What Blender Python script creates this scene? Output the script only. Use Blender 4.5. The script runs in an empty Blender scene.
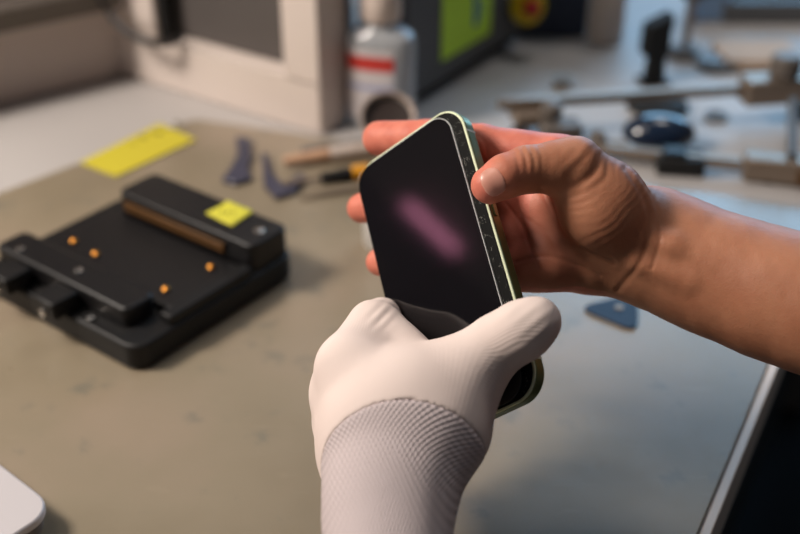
import bpy, bmesh, math, random
import numpy as np
from mathutils import Vector, Matrix
random.seed(4); np.random.seed(4)
S = bpy.context.scene
COL = S.collection
BZ = 0.75                     # bench top height
CAMH = 0.40                   # camera height over the bench
TH = math.radians(32); FPX = 800*50/36.0
FW = np.array([0, math.cos(TH), -math.sin(TH)]); UP = np.array([0, math.sin(TH), math.cos(TH)]); RT = np.array([1., 0, 0])
CAM = np.array([0, 0, BZ+CAMH])

def bench_pt(px, py, h=0.0):
    r = FW + (px-400)/FPX*RT + (267-py)/FPX*UP
    t = (CAMH-h)/-r[2]
    p = CAM + r*t
    return float(p[0]), float(p[1])

# ------------------------------------------------------------------ materials
def srgb(r, g, b):
    f = lambda c: ((c/255+.055)/1.055)**2.4 if c/255 > .04045 else c/255/12.92
    return (f(r), f(g), f(b), 1)
def mat(name, col, rough=.5, metal=0, noise=0, nscale=20, bump=0, bscale=200, spec=.5, coat=0, trans=0, sss=0, emis=None):
    m = bpy.data.materials.new(name); m.use_nodes = True
    N = m.node_tree.nodes; L = m.node_tree.links; b = N['Principled BSDF']
    if len(col) == 3: col = (*col, 1)
    b.inputs['Base Color'].default_value = col
    b.inputs['Roughness'].default_value = rough; b.inputs['Metallic'].default_value = metal
    b.inputs['Specular IOR Level'].default_value = spec; b.inputs['Coat Weight'].default_value = coat
    b.inputs['Transmission Weight'].default_value = trans
    if sss:
        b.inputs['Subsurface Weight'].default_value = sss; b.inputs['Subsurface Scale'].default_value = .004
        b.inputs['Subsurface Radius'].default_value = (1, .35, .2)
    tc = N.new('ShaderNodeTexCoord')
    n = N.new('ShaderNodeTexNoise'); n.inputs['Scale'].default_value = nscale; n.inputs['Detail'].default_value = 6
    L.new(tc.outputs['Object'], n.inputs['Vector'])
    r = N.new('ShaderNodeMix'); r.data_type = 'RGBA'
    k = max(noise, .02)
    r.inputs[6].default_value = tuple(c*(1-k) for c in col[:3])+(1,)
    r.inputs[7].default_value = tuple(min(1, c*(1+k)) for c in col[:3])+(1,)
    L.new(n.outputs['Fac'], r.inputs[0]); L.new(r.outputs[2], b.inputs['Base Color'])
    if bump:
        n2 = N.new('ShaderNodeTexNoise'); n2.inputs['Scale'].default_value = bscale; n2.inputs['Detail'].default_value = 4
        L.new(tc.outputs['Object'], n2.inputs['Vector'])
        bp = N.new('ShaderNodeBump'); bp.inputs['Strength'].default_value = bump; bp.inputs['Distance'].default_value = .001
        L.new(n2.outputs['Fac'], bp.inputs['Height']); L.new(bp.outputs[0], b.inputs['Normal'])
    if emis:
        b.inputs['Emission Color'].default_value = (*emis[0], 1); b.inputs['Emission Strength'].default_value = emis[1]
    return m

def nodes(m): return m.node_tree.nodes, m.node_tree.links, m.node_tree.nodes['Principled BSDF']
def ramp(N, stops):
    r = N.new('ShaderNodeValToRGB'); e = r.color_ramp.elements
    e[0].position, e[0].color = stops[0]; e[1].position, e[1].color = stops[-1]
    for p, c in stops[1:-1]:
        k = e.new(p); k.color = c
    return r

M = {}
M['white_plastic'] = mat('white_plastic', srgb(222, 208, 200), .45, noise=.04)
M['laminate'] = mat('bench_laminate', srgb(184, 179, 177), .52, noise=.05, nscale=9)
M['edge_band'] = mat('edge_band', srgb(240, 222, 208), .4)
M['panel_white'] = mat('panel_white', srgb(200, 186, 178), .6, noise=.04)
M['grey_metal'] = mat('grey_metal', srgb(112, 104, 98), .5, metal=.2)
M['dark_grey'] = mat('dark_grey_paint', srgb(92, 92, 94), .5, noise=.1)
M['black'] = mat('black_plastic', srgb(20, 19, 20), .5, spec=.35, noise=.2, nscale=60, bump=.2, bscale=900)
M['black_satin'] = mat('black_satin', srgb(20, 19, 21), .42, spec=.4, noise=.2, bump=.1, bscale=900)
M['rubber'] = mat('black_rubber', srgb(16, 16, 17), .7)
M['dark_window'] = mat('smoked_window', srgb(88, 82, 80), .6, noise=.25, nscale=9)
M['steel'] = mat('brushed_steel', srgb(150, 134, 120), .45, metal=.6, noise=.06, nscale=40)
M['screw'] = mat('screw_steel', srgb(220, 215, 210), .22, metal=1)
M['brass'] = mat('brass', srgb(200, 135, 60), .3, metal=1)
M['amber'] = mat('amber_connector', srgb(92, 60, 22), .5, noise=.25, nscale=300)
M['navy'] = mat('navy_plastic', srgb(22, 36, 62), .5)
M['blue_gloss'] = mat('blue_gloss', srgb(24, 38, 60), .18, coat=.6)
M['yellow'] = mat('yellow_plastic', srgb(225, 190, 20), .35)
M['red'] = mat('red_plastic', srgb(190, 30, 30), .35)
M['orange'] = mat('orange_plastic', srgb(235, 160, 25), .4)
M['cream'] = mat('cream_plastic', srgb(205, 190, 180), .5)
M['beige_foam'] = mat('beige_foam', srgb(205, 178, 155), .8, noise=.1, bump=.3)
M['wood'] = mat('pale_wood', srgb(190, 150, 120), .5, noise=.15, nscale=60)
M['purple'] = mat('smoky_purple_plastic', srgb(66, 66, 84), .3, noise=.2)
M['cap_white'] = mat('white_cap', srgb(232, 215, 205), .4)
M['clear'] = mat('clear_plastic', (.86, .88, .92), .12, trans=.55)
M['liquid'] = mat('clear_gel', (.80, .84, .90), .15, trans=.7)
M['frame_green'] = mat('green_aluminium', srgb(118, 126, 84), .3, metal=.55, noise=.04)
M['frame_chamfer'] = mat('polished_green_edge', srgb(232, 240, 205), .3, metal=.2)
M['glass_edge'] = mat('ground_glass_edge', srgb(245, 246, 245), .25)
M['screen'] = mat('black_screen_glass', (.007, .006, .007), .06, spec=1.0)
M['floor'] = mat('dark_floor', srgb(20, 18, 18), .8, spec=.1, noise=.3, nscale=5)
M['paint'] = mat('wall_paint', srgb(150, 142, 136), .8, noise=.03)
M['ceiling'] = mat('ceiling_paint', srgb(215, 212, 208), .85)
M['cable'] = mat('cable_grey', srgb(58, 54, 54), .5)
M['cup_white'] = mat('milky_plastic', srgb(215, 212, 208), .3, noise=.05)
M['cup_dark'] = mat('dark_inside', srgb(50, 38, 34), .4, noise=.4, nscale=60)
M['rim_metal'] = mat('warm_rim', srgb(200, 178, 165), .4, metal=.5)
M['laptop'] = mat('white_shell', srgb(196, 190, 192), .45)

# rubber repair mat: olive grey, scuffed, slightly glossy
def mat_rubber():
    m = mat('olive_mat', srgb(148, 134, 110), .4, spec=.9)
    N, L, b = nodes(m); tc = N.new('ShaderNodeTexCoord')
    n1 = N.new('ShaderNodeTexNoise'); n1.inputs['Scale'].default_value = 7; n1.inputs['Detail'].default_value = 5
    n2 = N.new('ShaderNodeTexNoise'); n2.inputs['Scale'].default_value = 34; n2.inputs['Detail'].default_value = 8; n2.inputs['Roughness'].default_value = .65
    mp = N.new('ShaderNodeMapping'); mp.inputs['Scale'].default_value = (1, 4.5, 1); mp.inputs['Rotation'].default_value = (0, 0, math.radians(-60))
    n3 = N.new('ShaderNodeTexNoise'); n3.inputs['Scale'].default_value = 28; n3.inputs['Detail'].default_value = 3
    L.new(tc.outputs['Object'], n1.inputs['Vector']); L.new(tc.outputs['Object'], n2.inputs['Vector'])
    L.new(tc.outputs['Object'], mp.inputs[0]); L.new(mp.outputs[0], n3.inputs['Vector'])
    r1 = ramp(N, [(.3, srgb(132, 120, 100)), (.52, srgb(144, 131, 111)), (.75, srgb(156, 138, 120))])
    L.new(n1.outputs['Fac'], r1.inputs[0])
    r2 = ramp(N, [(.58, (0, 0, 0, 1)), (.68, (1, 1, 1, 1))]); L.new(n2.outputs['Fac'], r2.inputs[0])
    mx = N.new('ShaderNodeMix'); mx.data_type = 'RGBA'; mx.inputs[7].default_value = srgb(96, 100, 94)
    mf = N.new('ShaderNodeMath'); mf.operation = 'MULTIPLY'; mf.inputs[1].default_value = .45
    L.new(r2.outputs[0], mf.inputs[0]); L.new(mf.outputs[0], mx.inputs[0]); L.new(r1.outputs[0], mx.inputs[6])
    r3 = ramp(N, [(.66, (0, 0, 0, 1)), (.8, (1, 1, 1, 1))]); L.new(n3.outputs['Fac'], r3.inputs[0])
    mf2 = N.new('ShaderNodeMath'); mf2.operation = 'MULTIPLY'; mf2.inputs[1].default_value = .3
    mx2 = N.new('ShaderNodeMix'); mx2.data_type = 'RGBA'; mx2.inputs[7].default_value = srgb(178, 162, 140)
    L.new(r3.outputs[0], mf2.inputs[0]); L.new(mf2.outputs[0], mx2.inputs[0]); L.new(mx.outputs[2], mx2.inputs[6])
    L.new(mx2.outputs[2], b.inputs['Base Color'])
    rr = N.new('ShaderNodeMapRange'); rr.inputs[3].default_value = .24; rr.inputs[4].default_value = .36
    L.new(n2.outputs['Fac'], rr.inputs[0]); L.new(rr.outputs[0], b.inputs['Roughness'])
    n4 = N.new('ShaderNodeTexNoise'); n4.inputs['Scale'].default_value = 900
    L.new(tc.outputs['Object'], n4.inputs['Vector'])
    bp = N.new('ShaderNodeBump'); bp.inputs['Strength'].default_value = .15; bp.inputs['Distance'].default_value = .0006
    L.new(n4.outputs['Fac'], bp.inputs['Height']); L.new(bp.outputs[0], b.inputs['Normal'])
    return m
M['mat'] = mat_rubber()

# bezel strip with dust specks
def mat_dusty():
    m = mat('dusty_black_bezel', (.005, .005, .005), .5, spec=.06)
    N, L, b = nodes(m); tc = N.new('ShaderNodeTexCoord')
    v = N.new('ShaderNodeTexVoronoi'); v.inputs['Scale'].default_value = 1500
    n = N.new('ShaderNodeTexNoise'); n.inputs['Scale'].default_value = 220
    L.new(tc.outputs['Object'], v.inputs['Vector']); L.new(tc.outputs['Object'], n.inputs['Vector'])
    r = ramp(N, [(.15, (1, 1, 1, 1)), (.24, (0, 0, 0, 1))]); L.new(v.outputs['Distance'], r.inputs[0])
    r2 = ramp(N, [(.52, (0, 0, 0, 1)), (.60, (1, 1, 1, 1))]); L.new(n.outputs['Fac'], r2.inputs[0])
    mu = N.new('ShaderNodeMath'); mu.operation = 'MULTIPLY'; L.new(r.outputs[0], mu.inputs[0]); L.new(r2.outputs[0], mu.inputs[1])
    mx = N.new('ShaderNodeMix'); mx.data_type = 'RGBA'; mx.inputs[6].default_value = (.008, .008, .008, 1); mx.inputs[7].default_value = (.5, .5, .45, 1)
    L.new(mu.outputs[0], mx.inputs[0]); L.new(mx.outputs[2], b.inputs['Base Color'])
    return m
M['dusty'] = mat_dusty()

def mat_skin():
    m = mat('skin', srgb(196, 134, 104), .52, sss=.12)
    N, L, b = nodes(m); tc = N.new('ShaderNodeTexCoord')
    at = N.new('ShaderNodeAttribute'); at.attribute_name = 'flush'
    n = N.new('ShaderNodeTexNoise'); n.inputs['Scale'].default_value = 60; n.inputs['Detail'].default_value = 5
    L.new(tc.outputs['Object'], n.inputs['Vector'])
    r = ramp(N, [(.3, srgb(176, 114, 84)), (.7, srgb(194, 132, 100))]); L.new(n.outputs['Fac'], r.inputs[0])
    n2 = N.new('ShaderNodeTexNoise'); n2.inputs['Scale'].default_value = 110; n2.inputs['Detail'].default_value = 4
    L.new(tc.outputs['Object'], n2.inputs['Vector'])
    r2 = ramp(N, [(.3, srgb(208, 112, 92)), (.7, srgb(228, 136, 114))]); L.new(n2.outputs['Fac'], r2.inputs[0])
    mx = N.new('ShaderNodeMix'); mx.data_type = 'RGBA'
    L.new(at.outputs['Fac'], mx.inputs[0]); L.new(r.outputs[0], mx.inputs[6]); L.new(r2.outputs[0], mx.inputs[7])
    L.new(mx.outputs[2], b.inputs['Base Color'])
    v = N.new('ShaderNodeTexVoronoi'); v.inputs['Scale'].default_value = 1300
    L.new(tc.outputs['Object'], v.inputs['Vector'])
    n3 = N.new('ShaderNodeTexNoise'); n3.inputs['Scale'].default_value = 350; n3.inputs['Detail'].default_value = 4
    L.new(tc.outputs['Object'], n3.inputs['Vector'])
    ad = N.new('ShaderNodeMath'); ad.operation = 'MULTIPLY_ADD'; ad.inputs[1].default_value = .4
    L.new(v.outputs['Distance'], ad.inputs[0]); L.new(n3.outputs['Fac'], ad.inputs[2])
    bp = N.new('ShaderNodeBump'); bp.inputs['Strength'].default_value = .24; bp.inputs['Distance'].default_value = .0005
    L.new(ad.outputs[0], bp.inputs['Height']); L.new(bp.outputs[0], b.inputs['Normal'])
    return m
M['skin'] = mat_skin()
M['nail'] = mat('fingernail', srgb(220, 156, 138), .34, noise=.05, nscale=120, sss=.1)

def mat_knit(name, col, amp, cuff):
    """knitted fabric: rows follow attribute kv (along), wales follow ku (around)"""
    m = mat(name, col, .85, noise=.03, nscale=60, spec=.2)
    N, L, b = nodes(m)
    def wave(attr, k):
        a = N.new('ShaderNodeAttribute'); a.attribute_name = attr
        s = N.new('ShaderNodeMath'); s.operation = 'MULTIPLY'; s.inputs[1].default_value = k; L.new(a.outputs['Fac'], s.inputs[0])
        w = N.new('ShaderNodeMath'); w.operation = 'SINE'; L.new(s.outputs[0], w.inputs[0]); return w
    wu = wave('ku', 2*math.pi); wv = wave('kv', 2*math.pi)
    ad = N.new('ShaderNodeMath'); ad.operation = 'ADD' if cuff else 'MULTIPLY_ADD'
    if cuff:
        ad.operation = 'MULTIPLY'
        L.new(wu.outputs[0], ad.inputs[0]); L.new(wv.outputs[0], ad.inputs[1])
    else:
        ad.inputs[1].default_value = .5
        L.new(wu.outputs[0], ad.inputs[0]); L.new(wv.outputs[0], ad.inputs[2])
    bp = N.new('ShaderNodeBump'); bp.inputs['Strength'].default_value = amp; bp.inputs['Distance'].default_value = .0004
    L.new(ad.outputs[0], bp.inputs['Height']); L.new(bp.outputs[0], b.inputs['Normal'])
    if cuff:
        mr = N.new('ShaderNodeMapRange'); mr.inputs[1].default_value = -1; mr.inputs[2].default_value = 1
        L.new(ad.outputs[0], mr.inputs[0])
        mx = N.new('ShaderNodeMix'); mx.data_type = 'RGBA'
        mx.inputs[6].default_value = tuple(c*.80 for c in col[:3])+(1,); mx.inputs[7].default_value = tuple(col)
        L.new(mr.outputs[0], mx.inputs[0]); L.new(mx.outputs[2], b.inputs['Base Color'])
    return m
M['knit'] = mat_knit('white_glove_knit', srgb(234, 216, 209), .10, False)
M['cuff'] = mat_knit('grey_glove_cuff_knit', srgb(210, 196, 197), .7, True)

# ------------------------------------------------------------------ object helpers
def tag(o, label=None, cat=None, group=None, kind=None):
    if label: o['label'] = label
    if cat: o['category'] = cat
    if group: o['group'] = group
    if kind: o['kind'] = kind
    return o
def thing(name, label, cat, loc, rz=0, group=None):
    o = bpy.data.objects.new(name, None); o.empty_display_size = .02
    COL.objects.link(o); o.location = loc; o.rotation_euler = (0, 0, rz)
    return tag(o, label, cat, group)
def link(name, bm, m, parent=None, smooth=True, bevel=0, seg=2):
    bmesh.ops.recalc_face_normals(bm, faces=bm.faces[:])
    me = bpy.data.meshes.new(name); bm.to_mesh(me); bm.free()
    for x in (m if isinstance(m, (list, tuple)) else [m]): me.materials.append(x)
    o = bpy.data.objects.new(name, me); COL.objects.link(o)
    if parent: o.parent = parent
    if smooth:
        me.polygons.foreach_set('use_smooth', [True]*len(me.polygons))
        me.set_sharp_from_angle(angle=math.radians(38))
    if bevel:
        b = o.modifiers.new('bevel', 'BEVEL'); b.width = bevel; b.segments = seg; b.limit_method = 'ANGLE'; b.angle_limit = math.radians(38)
    return o
def a_box(bm, x0, x1, y0, y1, z0, z1, mi=0, mtx=None):
    P = [(x0,y0,z0),(x1,y0,z0),(x1,y1,z0),(x0,y1,z0),(x0,y0,z1),(x1,y0,z1),(x1,y1,z1),(x0,y1,z1)]
    v = [bm.verts.new((mtx @ Vector(p)) if mtx else p) for p in P]
    for f in ((3,2,1,0),(4,5,6,7),(0,1,5,4),(1,2,6,5),(2,3,7,6),(3,0,4,7)):
        bm.faces.new([v[i] for i in f]).material_index = mi
def a_prism(bm, pts, z0, z1, mi=0, mtx=None):
    f = lambda p, z: (mtx @ Vector((p[0], p[1], z))) if mtx else (p[0], p[1], z)
    a = [bm.verts.new(f(p, z0)) for p in pts]; b = [bm.verts.new(f(p, z1)) for p in pts]
    n = len(pts)
    bm.faces.new(a[::-1]).material_index = mi; bm.faces.new(b).material_index = mi
    for i in range(n): bm.faces.new((a[i], a[(i+1) % n], b[(i+1) % n], b[i])).material_index = mi
def rr_pts(x0, x1, y0, y1, r, n=8):
    P = []
    for cx, cy, a0 in ((x1-r, y1-r, 0), (x0+r, y1-r, 90), (x0+r, y0+r, 180), (x1-r, y0+r, 270)):
        for i in range(n+1):
            a = math.radians(a0+90*i/n); P.append((cx+r*math.cos(a), cy+r*math.sin(a)))
    return P
def a_lathe(bm, prof, n=32, mi=0, mtx=None, cap=True):
    rings = []
    for r, z in prof:
        ring = []
        for i in range(n):
            a = 2*math.pi*i/n; p = Vector((r*math.cos(a), r*math.sin(a), z))
            ring.append(bm.verts.new(mtx @ p if mtx else p))
        rings.append(ring)
    for a, b in zip(rings, rings[1:]):
        for i in range(n): bm.faces.new((a[i], a[(i+1) % n], b[(i+1) % n], b[i])).material_index = mi
    if cap:
        bm.faces.new(rings[0][::-1]).material_index = mi; bm.faces.new(rings[-1]).material_index = mi
def a_tube(bm, pts, rad, n=10, mi=0):
    pts = [Vector(p) for p in pts]; rings = []
    rs = rad if isinstance(rad, (list, tuple)) else [rad]*len(pts)
    up = Vector((0, 0, 1)); 
    t0 = (pts[1]-pts[0]).normalized()
    if abs(t0.dot(up)) > .95: up = Vector((1, 0, 0))
    nrm = t0.cross(up).normalized()
    for i, p in enumerate(pts):
        t = (pts[min(i+1, len(pts)-1)]-pts[max(i-1, 0)]).normalized()
        nrm = (nrm - t*nrm.dot(t)).normalized(); bi = t.cross(nrm)
        rings.append([bm.verts.new(p+(nrm*math.cos(a)+bi*math.sin(a))*rs[i]) for a in [2*math.pi*k/n for k in range(n)]])
    for a, b in zip(rings, rings[1:]):
        for i in range(n): bm.faces.new((a[i], a[(i+1) % n], b[(i+1) % n], b[i])).material_index = mi
    bm.faces.new(rings[0][::-1]); bm.faces.new(rings[-1])
def smooth_path(pts, k=8):
    P = [Vector(p) for p in pts]; P = [P[0]*2-P[1]]+P+[P[-1]*2-P[-2]]; out = []
    for i in range(1, len(P)-2):
        for j in range(k):
            t = j/k; a, b, c, d = P[i-1], P[i], P[i+1], P[i+2]
            out.append(.5*((2*b)+(c-a)*t+(2*a-5*b+4*c-d)*t*t+(3*b-a-3*c+d)*t**3))
    out.append(P[-2]); return out
def box(name, parent, m, x0, x1, y0, y1, z0, z1, bevel=.001, mtx=None):
    bm = bmesh.new(); a_box(bm, x0, x1, y0, y1, z0, z1, 0, mtx); return link(name, bm, m, parent, bevel=bevel)
def lathe(name, parent, m, prof, n=32, mtx=None, cap=True, bevel=0):
    bm = bmesh.new(); a_lathe(bm, prof, n, 0, mtx, cap); return link(name, bm, m, parent, bevel=bevel)
def prism(name, parent, m, pts, z0, z1, bevel=.001, mtx=None):
    bm = bmesh.new(); a_prism(bm, pts, z0, z1, 0, mtx); return link(name, bm, m, parent, bevel=bevel)
def tube(name, parent, m, pts, r, n=10):
    bm = bmesh.new(); a_tube(bm, pts, r, n); return link(name, bm, m, parent)
def TX(x, y, z, ax=None, ang=0):
    mm = Matrix.Translation((x, y, z))
    return mm @ Matrix.Rotation(math.radians(ang), 4, ax) if ax else mm

# ------------------------------------------------------------------ room
def struct(name, bm, m, **k):
    o = link(name, bm, m, **k); o['kind'] = 'structure'; return o
RX0, RX1, RY0, RY1, RZ1 = -2.4, 2.6, -2.2, 2.3, 2.7
bm = bmesh.new(); a_box(bm, RX0, RX1, RY0, RY1, -.1, 0); struct('floor', bm, M['floor'])
bm = bmesh.new(); a_box(bm, RX0, RX1, RY0, RY1, RZ1, RZ1+.1); struct('ceiling', bm, M['ceiling'])
bm = bmesh.new(); a_box(bm, RX0-.1, RX0, RY0, RY1, 0, RZ1); struct('wall_left', bm, M['paint'])
bm = bmesh.new(); a_box(bm, RX1, RX1+.1, RY0, RY1, 0, RZ1); struct('wall_right', bm, M['paint'])
bm = bmesh.new(); a_box(bm, RX0, RX1, RY0-.1, RY0, 0, RZ1); struct('wall_rear', bm, M['paint'])
WX0, WX1, WZ0, WZ1 = .12, 1.5, 1.05, 1.92
bm = bmesh.new()
a_box(bm, RX0, WX0, RY1, RY1+.1, 0, RZ1); a_box(bm, WX1, RX1, RY1, RY1+.1, 0, RZ1)
a_box(bm, WX0, WX1, RY1, RY1+.1, 0, WZ0); a_box(bm, WX0, WX1, RY1, RY1+.1, WZ1, RZ1)
struct('wall_back', bm, M['paint'])
bm = bmesh.new()
for x in (WX0, (WX0+WX1)/2-.02, WX1-.04): a_box(bm, x, x+.04, RY1+.02, RY1+.07, WZ0, WZ1)
for z in (WZ0, WZ1-.04): a_box(bm, WX0+.04, WX1-.04, RY1+.02, RY1+.07, z, z+.04)
struct('window_1', bm, M['white_plastic'])

# ------------------------------------------------------------------ workbench
ed = Vector((.47, .883, 0)).normalized(); en = Vector((ed.y, -ed.x, 0))      # right edge direction, outward normal
E0 = Vector((.22, .53, 0))
def B(a, b):   # a along the edge (away), b to the left of the edge
    p = E0 + ed*a - en*b; return (p.x, p.y)
bench = thing('workbench', 'light laminate workbench carrying the olive repair mat', 'workbench', (0, 0, 0))
fr, bk, lf = -.36, 1.05, 1.75
prism('tabletop', bench, M['laminate'], [B(fr, .0), B(bk, .0), B(bk, lf), B(fr, lf)], BZ-.034, BZ-.0002, bevel=.0008)
prism('edge_strip', bench, M['edge_band'], [B(fr, -.0052), B(bk, -.0052), B(bk, -.0002), B(fr, -.0002)], BZ-.034, BZ+.002, bevel=.0006)
for a, b in ((fr+.06, .06), (bk-.06, .06), (bk-.06, lf-.06), (fr+.06, lf-.06)):
    p = B(a, b); box('leg', bench, M['grey_metal'], p[0]-.025, p[0]+.025, p[1]-.025, p[1]+.025, 0, BZ-.0345)
q = B(.3, .5); 
prism('modesty_panel', bench, M['rubber'], [B(fr+.1, .05), B(bk-.1, .05), B(bk-.1, .07), B(fr+.1, .07)], .12, BZ-.035)

ML, MB_ = bench_pt(0, 195), bench_pt(195, 121)
MBR = bench_pt(360, 145)
d1 = (Vector(ML)-Vector(MB_)).normalized(); d2 = (Vector(MBR)-Vector(MB_)).normalized()
mp0 = Vector(MB_)+d1*.75
E2 = Vector((E0.x, E0.y)); eb = Vector((ed.x, ed.y))
# back edge meets the right edge
def isect(p, d, q, e):
    k = ((q.x-p.x)*e.y-(q.y-p.y)*e.x)/(d.x*e.y-d.y*e.x); return p+d*k
bkR = isect(Vector(MB_), d2, E2, eb)
inn = Vector((-en.x, -en.y))*.0008
pts = [Vector(MB_)+d2*.004, bkR+inn, E2+eb*fr+inn+eb*.02, mp0, Vector(MB_)+d1*.004]
o = prism('repair_mat', None, M['mat'], [(p.x, p.y) for p in pts], BZ, BZ+.0022, bevel=.0006)
tag(o, 'worn olive grey rubber mat covering the workbench top', 'mat')
ZT = BZ+.0024      # top of mat

# ------------------------------------------------------------------ partition + trunking at the left
wa, wb = Vector(bench_pt(0, 105)), Vector(bench_pt(122, 75))
wd = (wb-wa).normalized(); wn = Vector((-wd.y, wd.x)); ang = math.atan2(wd.y, wd.x)
par = thing('partition_panel', 'low off-white partition standing along the left rear of the bench', 'partition', (wb.x, wb.y, BZ), ang)
box('board', par, M['panel_white'], -.75, .02, .001, .019, 0, .26, .002)
box('cap_rail', par, M['grey_metal'], -.75, .02, -.001, .021, .261, .275, .002)
tr = thing('cable_trunking', 'dark grey cable trunking running along the off-white partition', 'trunking', (wb.x, wb.y, BZ+.071), ang)
box('channel', tr, M['grey_metal'], -.75, .0, -.022, .0008, 0, .021, .002)
box('lid', tr, M['grey_metal'], -.75, .0, -.0255, -.0222, .001, .020, .001)

# ------------------------------------------------------------------ white machine with the dark window
ca, cb = Vector(bench_pt(122, 75)), Vector(bench_pt(322, 136))
cd = (cb-ca).normalized(); cang = math.atan2(cd.y, cd.x); CL = (cb-ca).length
mc = thing('benchtop_cabinet', 'white benchtop machine housing with a dark rectangular front window', 'machine', (cb.x, cb.y, BZ), cang)
# local: -x to the left, +y to the rear
H = .30
bm = bmesh.new()
a_box(bm, -CL-.01, 0, 0, .036, 0, .044)
a_box(bm, -.038, 0, 0, .036, .044, H); a_box(bm, -CL-.01, -CL+.052, 0, .036, .044, H); a_box(bm, -CL+.052, -.038, 0, .036, H-.04, H)
bmesh.ops.remove_doubles(bm, verts=bm.verts[:], dist=1e-6)
link('front_frame', bm, M['white_plastic'], mc, bevel=.002)
box('body', mc, M['dark_grey'], -CL, -.06, .0365, .13, .004, H-.01, .004)
box('window_pane', mc, M['dark_window'], -CL+.0525, -.0385, .022, .030, .0445, H-.0405, .001)
box('window_seal', mc, M['rubber'], -CL+.0525, -CL+.061, .004, .0215, .0445, H-.0405, .001)

# cable looping down in front of the cabinet post
lp = []
for px, py, h in ((104, -24, .12), (108, 0, .078), (124, 22, .062), (146, 35, .056), (168, 38, .053), (182, 34, .050)):
    x, y = bench_pt(px, py, h); lp.append((x, y-.012, BZ+h))
cbm = bmesh.new(); a_tube(cbm, smooth_path(lp), .0034, 10)
tag(link('power_cable', cbm, M['cable']), 'grey cable looping down over the left post of the white machine', 'cable')

# ------------------------------------------------------------------ hand gel bottle
bx, by = bench_pt(382, 123)
bt = thing('gel_bottle', 'clear hand gel bottle with white cap and red striped label', 'bottle', (bx, by, BZ), math.radians(-14))
bt.scale = (1.03, 1, .82)
w, d = .0275, .019
def oval(k, z): return None
def loft(bm, secs, n=40, mi=0):
    rings = []
    for sx, sy, z, e in secs:
        ring = []
        for i in range(n):
            a = 2*math.pi*i/n; c, s = math.cos(a), math.sin(a)
            ring.append(bm.verts.new((sx*math.copysign(abs(c)**e, c), sy*math.copysign(abs(s)**e, s), z)))
        rings.append(ring)
    for a, b in zip(rings, rings[1:]):
        for i in range(n): bm.faces.new((a[i], a[(i+1) % n], b[(i+1) % n], b[i])).material_index = mi
    bm.faces.new(rings[0][::-1]); bm.faces.new(rings[-1])
bm = bmesh.new(); loft(bm, [(w*.9, d*.9, 0, .7), (w, d, .004, .7), (w, d, .092, .7), (w*.93, d*.95, .099, .75), (.7*w, .75*d, .104, .9), (.012, .012, .109, 1), (.011, .011, .113, 1)])
link('bottle_body', bm, M['clear'], bt)
bm = bmesh.new(); loft(bm, [(w+.0004, d+.0004, .012, .7), (w+.0004, d+.0004, .082, .7)])
LB = mat('bottle_label_print', srgb(214, 205, 205), .5)
def label_mat():
    N, L, b = nodes(LB); tc = N.new('ShaderNodeTexCoord'); sp = N.new('ShaderNodeSeparateXYZ'); L.new(tc.outputs['Object'], sp.inputs[0])
    mr = N.new('ShaderNodeMapRange'); mr.inputs[1].default_value = .014; mr.inputs[2].default_value = .088; L.new(sp.outputs[2], mr.inputs[0])
    wcol, rcol, bcol = srgb(212, 204, 205), srgb(205, 60, 52), srgb(165, 170, 200)
    r = ramp(N, [(0, wcol), (.42, bcol), (.50, wcol), (.70, rcol), (.90, wcol), (1, wcol)]); r.color_ramp.interpolation = 'CONSTANT'
    L.new(mr.outputs[0], r.inputs[0]); L.new(r.outputs[0], b.inputs['Base Color'])
label_mat(); bm.free()
bm = bmesh.new()          # label wraps the front-left of the bottle
n = 24; rows = []
for z in (.014, .088):
    row = []
    for i in range(n+1):
        a = math.radians(182+112*i/n); c, s = math.cos(a), math.sin(a)
        row.append(bm.verts.new(((w+.0005)*math.copysign(abs(c)**.7, c), (d+.0005)*math.copysign(abs(s)**.7, s), z)))
    rows.append(row)
for i in range(n): bm.faces.new((rows[0][i], rows[0][i+1], rows[1][i+1], rows[1][i]))
link('bottle_label', bm, LB, bt)
lathe('cap', bt, M['cap_white'], [(.0155, .1135), (.0165, .115), (.0165, .150), (.0155, .153), (.008, .155)], 28)

# ------------------------------------------------------------------ dark grey instrument with green sticker
da, db = Vector(bench_pt(404, 116)), Vector(bench_pt(521, 42))
dd = (db-da).normalized(); dang = math.atan2(dd.y, dd.x); DL = (db-da).length
dv = thing('instrument_case', 'dark grey metal instrument case with a lime green sticker on its side', 'instrument', (da.x, da.y, BZ), dang)
box('housing', dv, M['dark_grey'], .004, DL, .0, .050, .010, .17, .003)
box('base_plinth', dv, M['rubber'], -.0+.007, DL-.006, .004, .046, .003, .0098, .001)
for x in (.014, DL-.02):
    for y in (.012, .036): lathe('foot', dv, M['rubber'], [(.006, 0), (.006, .0028)], 16, TX(x, y, 0))
GS = mat('lime_sticker', srgb(210, 248, 70), .6, noise=.06, nscale=60)
st = box('sticker', dv, GS, DL*.28, DL*.69, -.0007, -.0001, .030, .092, 0)
# blue printed mark on the sticker
bm = bmesh.new()
a_box(bm, DL*.535, DL*.575, -.0011, -.0008, .046, .072); a_box(bm, DL*.52, DL*.59, -.0011, -.0008, .074, .082)
a_box(bm, DL*.59, DL*.605, -.0011, -.0008, .052, .068)
link('printed_mark', bm, mat('blue_ink', srgb(60, 130, 165), .6), st)

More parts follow.
